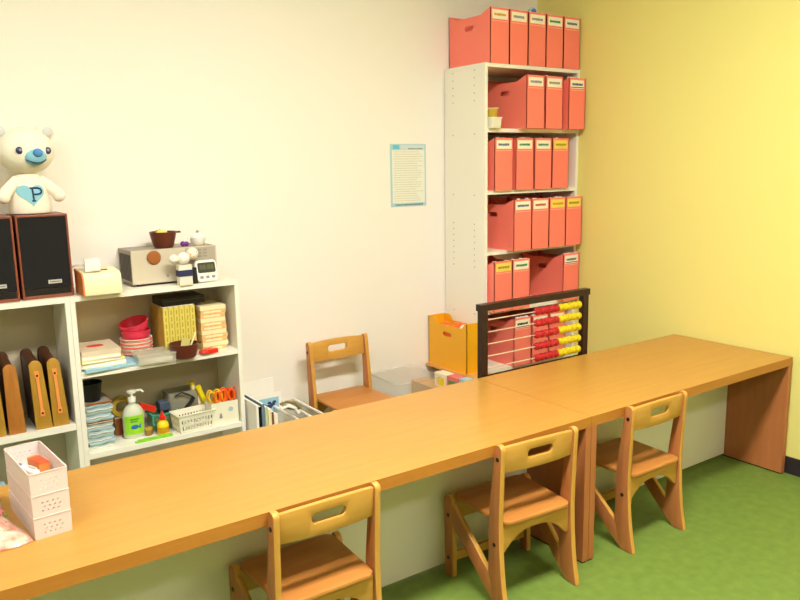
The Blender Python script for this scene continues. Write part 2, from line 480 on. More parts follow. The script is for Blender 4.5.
rows = [
 (1.772, 1.190, [(-.599, 'w', 'orange', 'on top of the tall bookcase, leftmost, orange label writing'), (-.478, 'w', 'grey', 'on top of the tall bookcase, second from the left'),
                 (-.357, 'w', 'grey', 'on top of the tall bookcase, middle of five'), (-.236, 'w', 'green', 'on top of the tall bookcase, green label writing'),
                 (-.115, 'w', 'blue', 'on top of the tall bookcase, rightmost by the yellow wall')]),
 (1.474, 1.135, [(-.417, 'w', 'grey', 'on the top shelf, leftmost of three, long side showing'), (-.290, 'w', 'grey', 'on the top shelf, middle of three'),
                 (-.129, 'd', 'blue', 'on the top shelf, right one of three, label with dark rule')]),
 (1.181, 1.180, [(-.578, 'w', 'blue', 'on the second shelf, leftmost, blue label writing'), (-.441, 'w', 'green', 'on the second shelf, second from left, green writing'),
                 (-.314, 'w', 'green', 'on the second shelf, third from left, green writing'), (-.191, 'y', 'olive', 'on the second shelf, rightmost, yellow label')]),
 (.888, 1.140, [(-.488, 'w', 'blue', 'on the third shelf, leftmost, blue label writing'), (-.368, 'w', 'red', 'on the third shelf, second from left, red writing'),
                (-.248, 'y', 'orange', 'on the third shelf, third from left, orange writing'), (-.1285, 'y', 'olive', 'on the third shelf, rightmost at the yellow wall')]),
 (.595, 1.150, [(-.605, 'y', 'olive', 'on the fourth shelf, leftmost, yellow label'), (-.4855, 'w', 'green', 'on the fourth shelf, second from left, green writing'),
                (-.1285, 'd', 'blue', 'on the fourth shelf, alone at the right wall')]),
 (.290, 1.178, [(-.445, 'd', 'dark', 'behind the abacus, leftmost, striped label'), (-.319, 'w', 'grey', 'behind the red abacus beads'),
                (-.195, 'w', 'grey', 'behind the place where red and yellow beads meet')]),
]
for z, y, items in rows:
    for x, k, tc, txt in items: make_box('pink file box ' + txt, x, y, z, k, tc)

t = thing('storage_tub', 'small ivory plastic tub on the top bookcase shelf beside a file box', 'tub', (-.576, 1.20, 1.474))
b = MB(); b.prism(rr(.066, .07, .01), 0, .05, 'z')
for v in b.bm.verts:
    k = .88 + .12*(v.co.z/.05); v.co.x *= k; v.co.y *= k
obj('tub_body', b, M_wbask, t); obj('tub_rim', MB().prism(rr(.072, .076, .012), .046, .0505, 'z'), M_label, t)
t = thing('plastic_cup', 'pale yellow cup standing on the ivory tub in the tall bookcase', 'cup', (-.578, 1.20, 1.5247))
obj('cup_body', MB().lathe([(0, 0), (.022, 0), (.030, .040), (.027, .040), (.020, .003), (0, .003)], 20), M_amber, t)
obj('cup_rim', MB().lathe([(.030, .039), (.033, .041), (.030, .043), (.027, .041)], 20), M_label, t)
t = thing('toy_ball', 'small blue and white ball resting on the papers above the pink boxes', 'toy', (-.225, 1.30, 2.026))
obj('ball_shell', MB().ball((0, 0, .022), .022), M_blueish, t)
obj('blue_patch', MB().ball((-.003, -.008, .024), (.016, .0165, .014)), M_nose, t)

# ------------------------------------------------------------------ poster
t = thing('wall_poster', 'small timetable poster with pale blue border on the cream wall', 'poster', (-.854, 1.5015, 1.260))
obj('sheet', MB().box(-.1065, .1065, -.0012, 0, -.151, .151), M_posterb, t)
obj('printed_area', MB().box(-.097, .098, -.0018, -.0011, -.133, .122), M_poster, t)
obj('header_band', MB().box(-.046, .098, -.0018, -.0011, .124, .146), mat('poster header', (206, 214, 214), .6), t)
obj('header_logo', MB().box(-.090, -.054, -.0020, -.0011, .126, .146), M_posterh, t)
tx = MB(); rnd = random.Random(3)
for k in range(22):
    z = .113 - k*.0112
    strokes(tx, -.090+rnd.uniform(0, .01), .092-rnd.uniform(0, .04), z, .0035, -.0022, -.0017, .009, .004, rnd)
obj('small_print', tx, mat('faint print', (196, 190, 166), .7), t)
tx = MB(); strokes(tx, -.080, .095, -.142, .007, -.0022, -.0011, .010, .002, rnd); strokes(tx, 0, .092, .128, .005, -.0024, -.0017, .008, .002, rnd)
obj('bold_print', tx, mat('teal print', (92, 122, 118), .7), t)

# ------------------------------------------------------------------ abacus (stands on the floor behind the tables)
t = thing('abacus', 'big counting frame with red and yellow beads and dark frame, behind the tables', 'abacus', (-.889, .585, 0))
for s in (-1, 1):
    obj('post', MB().box(*sorted((s*.297, s*.267)), -.013, .013, .03, .757, .002), M_abframe, t)
    obj('foot', MB().box(*sorted((s*.300, s*.264)), -.024, .24, 0, .0295, .004), M_abframe, t)
obj('top_rail', MB().box(-.303, .303, -.016, .016, .7575, .783, .003), M_abframe, t)
obj('bottom_rail', MB().box(-.2665, .2665, -.011, .011, .245, .268, .002), M_abframe, t)
obj('back_lath', MB().box(-.2665, .2665, .008, .012, .488, .498), M_abframe, t)
bead = None
prof = [(.003, -.0131), (.009, -.0128), (.0145, -.0085), (.0165, 0), (.0145, .0085), (.009, .0128), (.003, .0131)]
red_proto = obj('bead', MB().lathe(prof, 16, M=Matrix.Rotation(PI/2, 4, 'Y')), M_red, t)
yel_proto = obj('bead', MB().lathe(prof, 16, M=Matrix.Rotation(PI/2, 4, 'Y')), M_ybead, t)
for k in range(10):
    z = .719 - k*.0480
    if z < .27: continue
    obj('rod', MB().cyl((-.2668, 0, z), (.2668, 0, z), .0026, 8), M_rod, t)
    for j in range(10):
        p = yel_proto if j < 5 else red_proto
        o = p if (k == 0 and j in (0, 5)) else p.copy()
        if o is not p: C.objects.link(o); o.parent = t
        o.location = (.2475 - j*.0265, 0, z)

# ------------------------------------------------------------------ low wooden rack, yellow box and cards
t = thing('wooden_rack', 'low wooden rack standing beside the tall bookcase, mostly hidden by the table', 'rack', (-.75, 1.08, 0))
obj('side_board', MB().box(-.120, -.108, 0, .40, 0, .229, .002), M_ledge, t)
obj('side_board', MB().box(.100, .112, 0, .415, 0, .2875, .002), M_ledge, t)
obj('tray_board', MB().box(-.107, -.016, .0, .40, .216, .226, .001), M_ledge, t)
obj('step_board', MB().box(-.015, .112, .0, .415, .288, .300, .001), M_ledge, t)
obj('end_board', MB().box(-.107, .0995, .388, .40, 0, .2155), M_ledge, t)
t = thing('file_box', 'yellow file box with orange contents on the wooden rack', 'file box', (-.6935, 1.190, .300))
file_box_parts(t, M_ybox, .104, False)
t = thing('toy_bundle', 'bright orange cloth toys heaped inside the yellow file box', 'toys', (-.6935, 1.190, .3035))
b = MB(); rnd = random.Random(5)
for k in range(9):
    b.ball((rnd.uniform(-.02, .02), .07+.022*k, .186+rnd.uniform(-.012, .02)), (.028, .03, .026))
b.box(-.044, .044, .05, .27, 0, .19, .01)
obj('orange_cloth', b, M_orange, t)
obj('pale_cloth', MB().ball((0, .07, .207), (.03, .03, .02)), M_label, t)
for y0, w, z1, ma, mb_, lab in ((1.247, .088, .305, M_label, M_yel, 'small yellow and white card box below the yellow file box'),
                           (1.150, .086, .307, M_pinkpr, M_grnpr, 'small card box with pink print below the yellow file box'),
                           (1.095, .050, .312, M_skyp, M_paper, 'small white and blue card box below the yellow file box, nearest')):
    t = thing('card_box', lab, 'box', (-.822, y0+.012, .2262), 0, 'card boxes on the wooden rack')
    hgt = z1-.2382
    obj('box_body', MB().box(0, .055, 0, w, 0, hgt, .003), ma, t)
    obj('front_print', MB().box(-.001, 0, .012, w-.012, .008, hgt*.72), mb_, t)

# ------------------------------------------------------------------ clear bins and papers on the floor behind
def bin_shape(w, d, h, th=.004, taper=.04):
    b = MB(); b.prism(rr(w, d, .015), 0, h, 'z', holes=[rr(w-2*th, d-2*th, .012)])
    b.prism(rr(w-2*th, d-2*th, .012), 0, th, 'z')
    for v in b.bm.verts:
        k = 1-taper+taper*v.co.z/h; v.co.x *= k; v.co.y *= k
    return b
t = thing('clear_bin', 'milky clear plastic bin on the floor between the chair and the tall bookcase', 'bin', (-1.008, 1.345, 0))
obj('bin_body', bin_shape(.25, .27, .31), M_clear, t)
obj('bin_rim', MB().prism(rr(.258, .278, .018), .306, .314, 'z', holes=[rr(.240, .260, .014)]), M_clear, t)
t = thing('clear_bin', 'clear plastic bin with white rims beside the cream wall chair', 'bin', (-1.606, 1.30, 0))
obj('bin_body', bin_shape(.13, .34, .262), M_tealcl, t)
rm = MB()
for x in (-.062, .0, .056): rm.box(x-.003, x+.004, -.17, .17, .2625, .270, .002)
obj('bin_rim', rm, M_paper, t)
t = thing('magazine_bin', 'open white bin of booklets on the floor right of the low bookcase', 'bin', (-1.782, 1.295, 0))
b = MB(); b.box(-.085, -.081, -.14, .15, 0, .18); b.box(.081, .085, -.14, .15, 0, .18); b.box(-.081, .081, -.14, -.136, 0, .16); b.box(-.081, .081, .146, .15, 0, .18); b.box(-.081, .081, -.136, .146, 0, .004)
obj('bin_body', b, M_clear, t)
bk = [('white', M_paper, -.079, .010, .372), ('black', M_blackp, -.065, .008, .362), ('blue grey', mat('book blue', (104, 130, 150), .6), -.055, .012, .372),
      ('pale green', mat('book pale green', (196, 204, 160), .6), -.041, .012, .356), ('cream', M_pale, -.027, .014, .345), ('brown', mat('book brown', (136, 88, 60), .6), -.011, .007, .330), ('ivory', M_label, -.002, .016, .318)]
for nm, m, x, w, h in bk:
    t = thing('booklet', 'thin %s booklet standing spine out in the open white bin' % nm, 'booklet', (-1.782+x, 1.168, .0045), 0, 'booklets in the white bin')
    obj('cover', MB().box(0, w, 0, .17, 0, h-.006, .001), m, t)
    obj('pages', MB().box(w*.2, w*.8, .003, .169, h-.0059, h-.0045), M_paper, t)
t = thing('picture_card', 'white card with a blue picture standing in the bin of booklets', 'card', (-1.700, 1.405, .0045))
Mt = Matrix.Rotation(math.radians(-3), 4, 'X')
c = obj('card_sheet', MB().box(-.070, .072, 0, .004, 0, .322, .0005, M=Mt), M_paper, t)
obj('blue_picture', MB().box(-.035, .058, -.0008, 0, .232, .302, M=Mt), mat('picture sky', (150, 196, 220), .6), c)
pm = MB()
for px, pz, r in ((-.012, .268, .013), (.008, .262, .016), (.026, .270, .013), (.036, .281, .010), (.012, .280, .009)): pm.ball((px, -.001, pz), (r, .0012, r*.7), M=Mt, seg=12)
obj('dark_figure', pm, M_navy, c)
t = thing('white_board', 'plain white sheet leaning on the wall right of the low bookcase', 'board', (-1.715, 1.462, .0))
obj('board_sheet', MB().box(-.085, .082, 0, .006, 0, .378, .001, M=Matrix.Rotation(math.radians(-3.5), 4, 'X')), M_paper, t)
t = thing('ring_handle', 'curved brown and white handle lying on top of the booklets', 'handle', (-1.70, 1.24, .285))
obj('brown_band', MB().tube([(-.03, -.02, .052), (0, -.02, .056), (.035, -.02, .045), (.06, -.02, .018), (.055, -.01, .010), (.02, -.01, .022), (-.01, -.01, .034)], .006, 8), mat('handle olive', (130, 106, 60), .4), t)
obj('white_band', MB().tube([(-.035, -.03, .035), (0, -.03, .040), (.03, -.03, .028), (.05, -.03, .0)], .006, 8), M_paper, t)

# ------------------------------------------------------------------ speakers
def make_speaker(label):
    t = thing('speaker', label, 'speaker', (0, 0, 0), 0, 'pair of wooden bookshelf speakers')
    w, h, d = .166, .290, .195
    b = MB(); b.box(-w/2, w/2, .008, d, 0, h, .002)
    cab = obj('cabinet', b, M_spk, t)
    fr = MB(); fr.prism(rr(w, h, .002, 1, 0, h/2), 0, .010, 'y', holes=[rr(w-.013, h-.018, .004, 2, 0, h/2+.002)], bev=.001)
    obj('front_frame', fr, M_spk, t)
    g = MB(); g.box(-w/2+.007, w/2-.007, .0015, .0079, .038, h-.008, .002); obj('grille', g, M_black, t)
    obj('base_strip', MB().box(-w/2+.010, w/2-.010, .004, .0079, .013, .036, .001), M_blackp, t)
    n = obj('nameplate', MB().box(.002, .046, -.0005, .0014, .050, .063, .0008), M_silver, t)
    tx = MB(); strokes(tx, .007, .042, .0565, .004, -.0009, -.0004, .003, .0015); obj('nameplate_text', tx, M_blackp, n)
    return t
sp = make_speaker('black and brown wooden speaker, the right one, beside the tissue box')
sp.location = (-2.561, 1.284, .8731)
dup(sp, (-2.737, 1.276, .8731), 0, 'black and brown wooden speaker at the left edge of the photo')

# ------------------------------------------------------------------ plush bear
t = thing('plush_bear', 'white plush bear with light blue nose and P heart on speakers', 'soft toy', (-2.578, 1.372, 1.1633), math.radians(8))
bd = MB(); bd.lathe([(0, 0), (.055, 0), (.065, .004), (.069, .014), (.068, .035), (.063, .062), (.056, .090), (.046, .115), (.036, .135), (0, .150)], 28, sy=.82)
obj('body', bd, M_bear, t)
hm = RT((0, 0, .005), 0, 0, math.radians(4))
hd = MB(); hd.ball((0, 0, .213), (.096, .080, .080), M=hm, seg=32)
head = obj('head', hd, M_bear, t)
for s in (-1, 1):
    e = MB(); e.ball((s*.076, .005, .280), (.032, .018, .031), M=hm); er = obj('ear', e, M_bear, head)
    e = MB(); e.ball((s*.079, -.011, .278), (.018, .009, .018), M=hm); obj('inner_ear', e, mat('ear lining', (206, 206, 206), .9), er)
def on_head(px, pz):   # y of the head surface for given x, z
    k = 1-(px/.096)**2-((pz-.213)/.080)**2
    return -.080*math.sqrt(max(0, k))
mz = MB(); mz.ball((.006, -.060, .192), (.040, .030, .032), M=hm); muzzle = obj('muzzle', mz, M_bearblue, head)
ns = MB(); ns.ball((.008, -.090, .204), (.0165, .010, .0145), M=hm); obj('nose', ns, M_nose, muzzle)
mo = []
for i in range(11):
    u = -1+2*i/10; px = .006+u*.033; pz = .170+.011*u*u
    k = max(0, 1-((px-.006)/.040)**2-((pz-.192)/.032)**2)
    y = min(-.060-.030*math.sqrt(k), on_head(px, pz)) - .0008
    mo.append((px, y, pz))
obj('mouth', MB().tube(mo, .0022, 6, M=hm), M_navy, muzzle)
for px in (-.044, .050):
    ey = MB(); ey.ball((px, on_head(px, .212)+.001, .212), (.0125, .005, .0125), M=hm); o = obj('eye', ey, M_eye, head)
    e2 = MB(); e2.ball((px+.001, on_head(px, .212)-.0035, .213), (.005, .0015, .005), M=hm, seg=10); obj('eye_centre', e2, TX['grey'], o)
for s in (-1, 1):
    a = MB(); a.tube([(s*.036, -.005, .118), (s*.058, -.014, .100), (s*.080, -.022, .078), (s*.090, -.026, .064)], .019, 14, r2=.021)
    a.ball((s*.091, -.027, .061), .022)
    obj('arm', a, M_bear, t)
def bodyy(x, z):
    r = .067-.0002/(.01) * 0
    P_ = [(.014, .069), (.035, .068), (.062, .063), (.090, .056), (.115, .046), (.135, .036)]
    rr_ = .069
    for (za, ra), (zb_, rb) in zip(P_, P_[1:]):
        if za <= z <= zb_: rr_ = ra+(rb-ra)*(z-za)/(zb_-za)
    return -.82*math.sqrt(max(1e-6, rr_**2-x*x))
hp = []
for i in range(40):
    a = 2*PI*i/40; hx = .0030*16*math.sin(a)**3; hz = .0030*(13*math.cos(a)-5*math.cos(2*a)-2*math.cos(3*a)-math.cos(4*a))
    hp.append((hx*.92-.006, hz*.85+.070))
hb = MB(); hv = hb.bm
ring = [hv.verts.new((x, bodyy(x, z)-.003, z)) for x, z in hp]; inner = [hv.verts.new(((x+.006)*.5-.006, bodyy((x+.006)*.5-.006, (z-.068)*.5+.068)-.004, (z-.068)*.5+.068)) for x, z in hp]
back = [hv.verts.new((x, bodyy(x, z)+.002, z)) for x, z in hp]
cen = hv.verts.new((-.006, bodyy(-.006, .068)-.0045, .068))
for i in range(40):
    j = (i+1) % 40
    hv.faces.new((ring[i], ring[j], inner[j], inner[i])); hv.faces.new((inner[i], inner[j], cen)); hv.faces.new((ring[j], ring[i], back[i], back[j]))
bmesh.ops.recalc_face_normals(hv, faces=hv.faces[:])
heart = obj('heart_patch', hb, M_bearblue, t)
def onb(x, z): return (x*1.0+.004, bodyy(x, z)-.0062, z)
pl = MB()
pl.tube([onb(-.008, .048), onb(-.008, .060), onb(-.008, .074), onb(-.008, .090)], .0030, 6)
pl.tube([onb(-.016, .090), onb(-.006, .091), onb(.008, .091), onb(.018, .088), onb(.022, .081), onb(.019, .073), onb(.008, .069), onb(-.008, .069)], .0030, 6)
pl.tube([onb(-.014, .047), onb(-.002, .047)], .0026, 6)
obj('letter', pl, M_navy, heart)

# ------------------------------------------------------------------ tissue box and plug adapter
t = thing('tissue_box', 'cream and orange-brown tissue box between speaker and silver stereo', 'box', (-2.392, 1.228, .8731))
prof_ = [(-.066, 0), (.066, 0), (.066, .062), (.063, .072), (.054, .079), (-.054, .082), (-.063, .077), (-.066, .066)]
prof_ = [(0, 0), (.12, 0), (.12, .088), (.022, .080), (.008, .074), (.001, .060)]
b = MB(); b.prism(prof_, -.062, .066, 'x', bev=.002); obj('box_body', b, M_cream, t)
obj('side_panel', MB().prism(prof_, -.0675, -.0622, 'x'), M_tan, t)
obj('opening', MB().box(-.02, .03, .045, .052, .0825, .0856, M=None), M_vent, t)
t = thing('plug_adapter', 'small white plug adapter lying on the tissue box', 'adapter', (-2.412, 1.262, .9575), math.radians(-8))
obj('adapter_body', MB().box(-.028, .022, -.020, .022, .0, .044, .008, seg=3), M_plug, t)
obj('round_face', MB().cyl((.008, -.020, .018), (.008, -.027, .018), .016, 20), M_plug, t)
obj('cable', MB().tube([(-.022, .01, .02), (-.045, .015, .024), (-.060, .03, .020), (-.072, .045, .006), (-.080, .06, -.02)], .0035, 8), M_plug, t)

# ------------------------------------------------------------------ silver stereo
t = thing('stereo_unit', 'silver box shaped stereo on top of the low bookcase', 'stereo', (-2.094, 1.322, .8731))
for x in (-.14, .14):
    for y in (.02, .14): obj('foot', MB().cyl((x, y, 0), (x, y, .0065), .010, 12), M_blackp, t)
obj('cabinet', MB().box(-.166, .164, .008, .176, .0066, .136, .003), M_radiot, t)
obj('front_panel', MB().box(-.167, .165, 0, .0079, .010, .137, .003), M_radio, t)
vt = MB()
for k in range(8): vt.box(-.1685, -.1662, .02+.018*k, .031+.018*k, .02, .12)
obj('side_vents', vt, M_vent, t)
obj('control_panel', MB().box(.040, .160, -.0010, 0, .014, .133), mat('grey control panel', (172, 162, 146), .45), t)
obj('disc_tray', MB().box(-.025, .036, -.0012, 0, .100, .103), M_btn, t)
for i in range(3):
    for j in range(3):
        obj('button', MB().box(.066+.022*i, .082+.022*i, -.002, 0, .094+.0125*j, .102+.0125*j, .001), M_btn, t)
obj('button', MB().cyl((-.035, 0, .033), (-.035, -.003, .033), .005, 14), M_btn, t)
t = thing('brown_magnet', 'plain round brown magnet stuck on the stereo front below the bowl', 'magnet', (-2.178, 1.3218, .980), 0)
obj('magnet_disc', MB().lathe([(0, 0), (.026, 0), (.027, .004), (.022, .010), (0, .013)], 24, M=Matrix.Rotation(PI/2, 4, 'X')), M_brownb, t)
t = thing('brown_bowl', 'dark brown bowl with small handle on the left of the stereo', 'bowl', (-2.116, 1.385, 1.0092))
obj('bowl_body', MB().lathe([(0, 0), (.034, 0), (.038, .006), (.046, .036), (.052, .062), (.048, .062), (.042, .036), (.032, .008), (0, .008)], 28), M_brown, t)
obj('handle', MB().box(.048, .068, -.007, .007, .054, .061, .002), M_brown, t)
t = thing('sponge_piece', 'pale yellow piece sticking out of the brown bowl', 'sponge', (-2.128, 1.378, 1.0175))
obj('sponge_block', MB().box(-.020, .018, -.010, .012, 0, .060, .004, M=Matrix.Rotation(.1, 4, 'Y')), mat('pale yellow sponge', (244, 226, 120), .8), t)
obj('sponge_top', MB().box(-.008, .012, -.008, .008, .0602, .064, .002, M=Matrix.Rotation(.1, 4, 'Y')), M_pale, t)
t = thing('white_pot', 'tiny white lidded pot on the right of the stereo', 'pot', (-1.972, 1.40, 1.0092))
obj('pot_body', MB().lathe([(0, 0), (.020, 0), (.026, .008), (.031, .020), (.033, .030), (.030, .031), (0, .029)], 24), M_plug, t)
l = obj('lid', MB().lathe([(.031, .0315), (.024, .041), (.010, .047), (0, .048)], 24), M_plug, t)
obj('knob', MB().ball((0, 0, .052), .006), M_btn, l)
obj('lug', MB().box(-.043, -.030, -.005, .005, .024, .029, .002), M_plug, t)
t = thing('purple_toy', 'tiny purple toy on the stereo beside the white pot', 'toy', (-2.036, 1.375, 1.0092))
obj('toy_piece', MB().ball((-.007, 0, .010), .0105), M_purple, t); obj('toy_cap', MB().ball((.008, 0, .009), .0095), M_purple, t)

# figure, ball, timer
t = thing('two_headed_toy', 'small white toy with two ball heads and a navy band', 'toy', (-2.082, 1.262, .8731))
b = obj('toy_body', MB().box(-.027, .024, -.016, .016, 0, .078, .006), mat('ivory toy body', (226, 220, 204), .5), t)
obj('navy_band', MB().box(-.0285, .0255, -.0175, .0175, .034, .058, .004), mat('navy band', (40, 44, 84), .6), b)
for x, z, r in ((-.040, .102, .0175), (-.002, .1015, .0235)):
    hb_ = MB(); hb_.ball((x, -.002, z), r); h_ = obj('head', hb_, mat('white ball', (240, 234, 222), .4), t)
    d = MB()
    for a, b_, cc in ((-.5, .3, 0), (.45, .25, 1), (.1, -.4, 1)): d.ball((x+r*.85*math.sin(a), -.002-r*.86*math.cos(a)*math.cos(b_), z+r*.9*math.sin(b_)), .0028, seg=8)
    obj('spots', d, TX['red'] if x > 0 else TX['orange'], h_)
t = thing('white_ball_toy', 'white ball with orange spots stuck to the stereo front', 'toy', (-2.036, 1.2975, .986))
b = obj('ball', MB().ball((0, 0, 0), .0240), mat('white ball toy', (240, 226, 206), .4), t)
d = MB()
for a, c_ in ((-.6, 0), (-.1, -.45), (.5, .4)): d.ball((.0215*math.sin(a), -.0215*math.cos(a)*math.cos(c_), .0225*math.sin(c_)), .0035, seg=8)
obj('spots', d, TX['orange'], b)
t = thing('kitchen_timer', 'white digital timer leaning on the right of the stereo', 'timer', (-1.992, 1.268, .8731), math.radians(3))
Mt = Matrix.Rotation(math.radians(-12), 4, 'X')
b = MB(); b.prism(rr(.086, .084, .016, 6, 0, .0445), -.009, .009, 'y', bev=.003); xf(b, Mt); body = obj('timer_body', b, M_plug, t)
b = MB(); b.prism(rr(.072, .040, .006, 4, 0, .057), -.0104, -.0091, 'y'); xf(b, Mt); scr = obj('screen', b, mat('lcd olive', (58, 60, 46), .35), body)
sg = text_mb('88:88', .026, .0002); xf(sg, Mt @ RT((0, -.0108, .058), PI/2)); obj('screen_digits', sg, mat('lcd segments', (108, 104, 66), .5), scr)
for x in (-.024, 0, .024):
    b = MB(); b.prism(rr(.014, .011, .004, 3, x, .020), -.0106, -.0091, 'y'); xf(b, Mt); obj('button', b, TX['grey'], body)
obj('stand', MB().box(-.057, -.043, -.012, .010, 0, .062, .003, M=RT((0, 0, 0), math.radians(-8))), M_blackp, t)
obj('loop', MB().tube([(.043+.006*math.sin(a), .002, .052-.010*math.cos(a)) for a in [PI*i/8 for i in range(9)]], .0015, 6), M_plug, t)

# ------------------------------------------------------------------ middle shelf of the low bookcase (z .592)
Z2 = .5921
def slab(name, label, cat, x0, x1, y0, y1, z0, z1, m, rot=0, group=None, extra=None, bev=.0015):
    cx, cy = (x0+x1)/2, (y0+y1)/2
    t = thing(name, label, cat, (cx, cy, z0), rot, group)
    obj('cover', MB().box(-(x1-x0)/2, (x1-x0)/2, -(y1-y0)/2, (y1-y0)/2, 0, z1-z0, bev), m, t)
    if extra: extra(t, x1-x0, y1-y0, z1-z0)
    return t
def pages(t, w, d, h): obj('pages', MB().box(-w/2+.003, w/2+.0006, -d/2-.0006, d/2-.003, h*.2, h*.8), M_paper, t)
slab('folder', 'light blue folder at the bottom of the paper pile on the middle shelf', 'folder', -2.478, -2.262, 1.250, 1.470, Z2, Z2+.011, M_skyp, .06, 'pile of folders on the middle shelf')
slab('folder', 'cream folder on the light blue folder in the paper pile', 'folder', -2.478, -2.322, 1.268, 1.46, Z2+.0112, Z2+.028, M_pale, -.03, 'pile of folders on the middle shelf', pages)
slab('folder', 'bright yellow folder in the middle of the paper pile', 'folder', -2.482, -2.330, 1.264, 1.45, Z2+.0282, Z2+.040, M_yfold, .02, 'pile of folders on the middle shelf', pages)
slab('folder', 'cream booklet just above the bright yellow folder', 'folder', -2.476, -2.340, 1.262, 1.44, Z2+.0402, Z2+.056, M_pale, -.03, 'pile of folders on the middle shelf', pages)
def oval(t, w, d, h): 
    b = MB(); b.lathe([(0, 0), (.030, 0), (.030, .0008), (0, .0008)], 24, c=(-.004, .0, h), sy=.7); obj('red_oval', b, M_redp, t)
slab('folder', 'beige booklet with a red oval on top of the paper pile', 'folder', -2.475, -2.338, 1.262, 1.44, Z2+.0562, Z2+.074, M_beigep, -.02, 'pile of folders on the middle shelf', oval)

prof = [(0, 0), (.046, 0), (.055, .006), (.060, .0165), (.061, .0205), (.057, .0205), (.046, .007), (0, .005)]
pr = MB(); pr.lathe(prof, 28)
M_plate = mat('white saucer', (238, 226, 210), .4)
def make_plate(label, z, first):
    t = thing('small_plate', label, 'plate', (-2.244, 1.405, z), 0, 'stacked white plates with red rims')
    obj('plate_body', MB().lathe(prof, 28), M_plate, t)
    obj('rim_line', MB().lathe([(.0600, .0130), (.0622, .0140), (.0622, .0160), (.0604, .0170)], 28), M_redp, t)
    return t
pt = make_plate('white plate with red rim, lowest of the stack under the pink bowls', Z2, True)
pos = ['second from the bottom', 'third from the bottom', 'fourth from the bottom', 'topmost, right under the pink bowls']
for k in range(4):
    dup(pt, (-2.244, 1.405, Z2+.0135*(k+1)), 0, 'white red-rimmed plate in the stack, ' + pos[k])
def make_bowl(label, loc, M):
    t = thing('pink_bowl', label, 'bowl', loc, 0, 'pink plastic bowls')
    b = MB(); b.lathe([(0, 0), (.036, 0), (.046, .010), (.053, .030), (.055, .042), (.052, .042), (.050, .030), (.043, .012), (.034, .004), (0, .004)], 32, M=M)
    obj('bowl_body', b, M_pinkbowl, t)
    obj('bowl_rim', MB().lathe([(.055, .040), (.0572, .0425), (.055, .0445), (.052, .0425)], 32, M=M), M_pinkbowl, t)
    return t
zb = Z2+.0135*4+.0060
make_bowl('pink plastic bowl standing upright on the stacked plates', (-2.244, 1.405, zb), None)
make_bowl('pink plastic bowl tilted inside the upper rim of the other pink bowl', (-2.240, 1.405, zb+.036), Matrix.Rotation(math.radians(-15), 4, 'Y') @ Matrix.Rotation(math.radians(8), 4, 'X'))

t = thing('clear_case', 'flat clear plastic case at the front of the middle shelf', 'case', (-2.216, 1.285, Z2), math.radians(-4))
obj('case_body', MB().box(-.068, .070, -.056, .056, 0, .030, .003), M_tealcl, t)
obj('lid', MB().box(-.070, .072, -.058, .058, .0302, .036, .002), M_tealcl, t)
cp = obj('paper_slips', MB().box(-.058, .056, -.045, .045, .003, .012, .001), M_beigep, t)
obj('paper_edge', MB().box(-.050, .060, -.047, .040, .0122, .018, .001), M_paper, cp)

t0 = None
bx0, bw = -2.160, .0213
for k in range(6):
    lab = ['leftmost yellow book in the row, its cover side showing', 'second yellow book from the left in the row', 'third yellow book from the left in the row',
           'fourth yellow book from the left in the row', 'fifth yellow book from the left in the row', 'rightmost yellow book, against the orange and white packs'][k]
    t = thing('yellow_book', lab, 'book', (bx0+bw*k, 1.318, Z2), 0, 'yellow books on the middle shelf')
    obj('cover', MB().box(.0006, bw-.0006, 0, .150, 0, .190, .002), M_ybook if k else M_ybook2, t)
    obj('spine', MB().box(.0012, bw-.0012, -.0015, 0, .002, .188, .0005), M_ybook, t)
    tx = MB()
    for j in range(6): tx.box(.0085, bw-.0085, -.0022, -.0014, .160-.026*j, .178-.026*j)
    obj('spine_title', tx, TX['olive'], t)
    obj('pages', MB().box(.002, bw-.002, .004, .149, .1902, .1912), M_paper, t)
slab('black_case', 'flat black case lying on top of the yellow books', 'case', -2.155, -1.985, 1.335, 1.455, Z2+.1914, Z2+.222, M_blackp, .02, None,
     lambda t, w, d, h: obj('lid_seam', MB().box(-w/2-.0005, w/2+.0005, -d/2-.0005, d/2+.0005, h*.6, h*.66), M_vent, t))
for k in range(11):
    z = Z2+.0163*k
    side = k % 3 != 1
    slab('card_pack', 'flat %s pack, number %s from the bottom of the pack pile' % ('orange' if side else 'cream', ['one', 'two', 'three', 'four', 'five', 'six', 'seven', 'eight', 'nine', 'ten', 'eleven'][k]),
         'pack', -2.018+random.uniform(0, .004), -1.908-random.uniform(0, .006), 1.302+random.uniform(0, .004), 1.44, z, z+.0160,
         M_orangep if side else M_pale, random.uniform(-.03, .03), 'pile of flat packs on the middle shelf',
         (lambda t, w, d, h: obj('label_strip', MB().box(-w*.38, w*.30, -d/2-.0008, -d/2, h*.25, h*.75), M_pale, t)))
t = thing('brown_bowl', 'dark brown bowl in front of the yellow books', 'bowl', (-2.106, 1.260, Z2))
obj('bowl_body', MB().lathe([(0, 0), (.040, 0), (.046, .005), (.052, .030), (.056, .056), (.052, .056), (.048, .030), (.041, .006), (0, .006)], 28), M_brown, t)
obj('handle', MB().box(.053, .068, -.006, .006, .046, .052, .002), M_brown, t)
t = thing('white_spoon', 'pale spoon leaning out of the bowl before the yellow books', 'spoon', (-2.100, 1.260, Z2+.008))
obj('handle', MB().tube([(.005, 0, 0), (.028, .008, .04), (.050, .016, .080)], .0035, 8), M_pale, t)
obj('spoon_bowl', MB().box(-.022, .012, .006, .009, .002, .062, .003, M=Matrix.Rotation(.2, 4, 'Y')), mat('pale olive plastic', (206, 196, 120), .4), t)
t = thing('red_cutter', 'small red plastic toy scissors lying on the middle shelf', 'scissors', (-2.008, 1.262, Z2), .1)
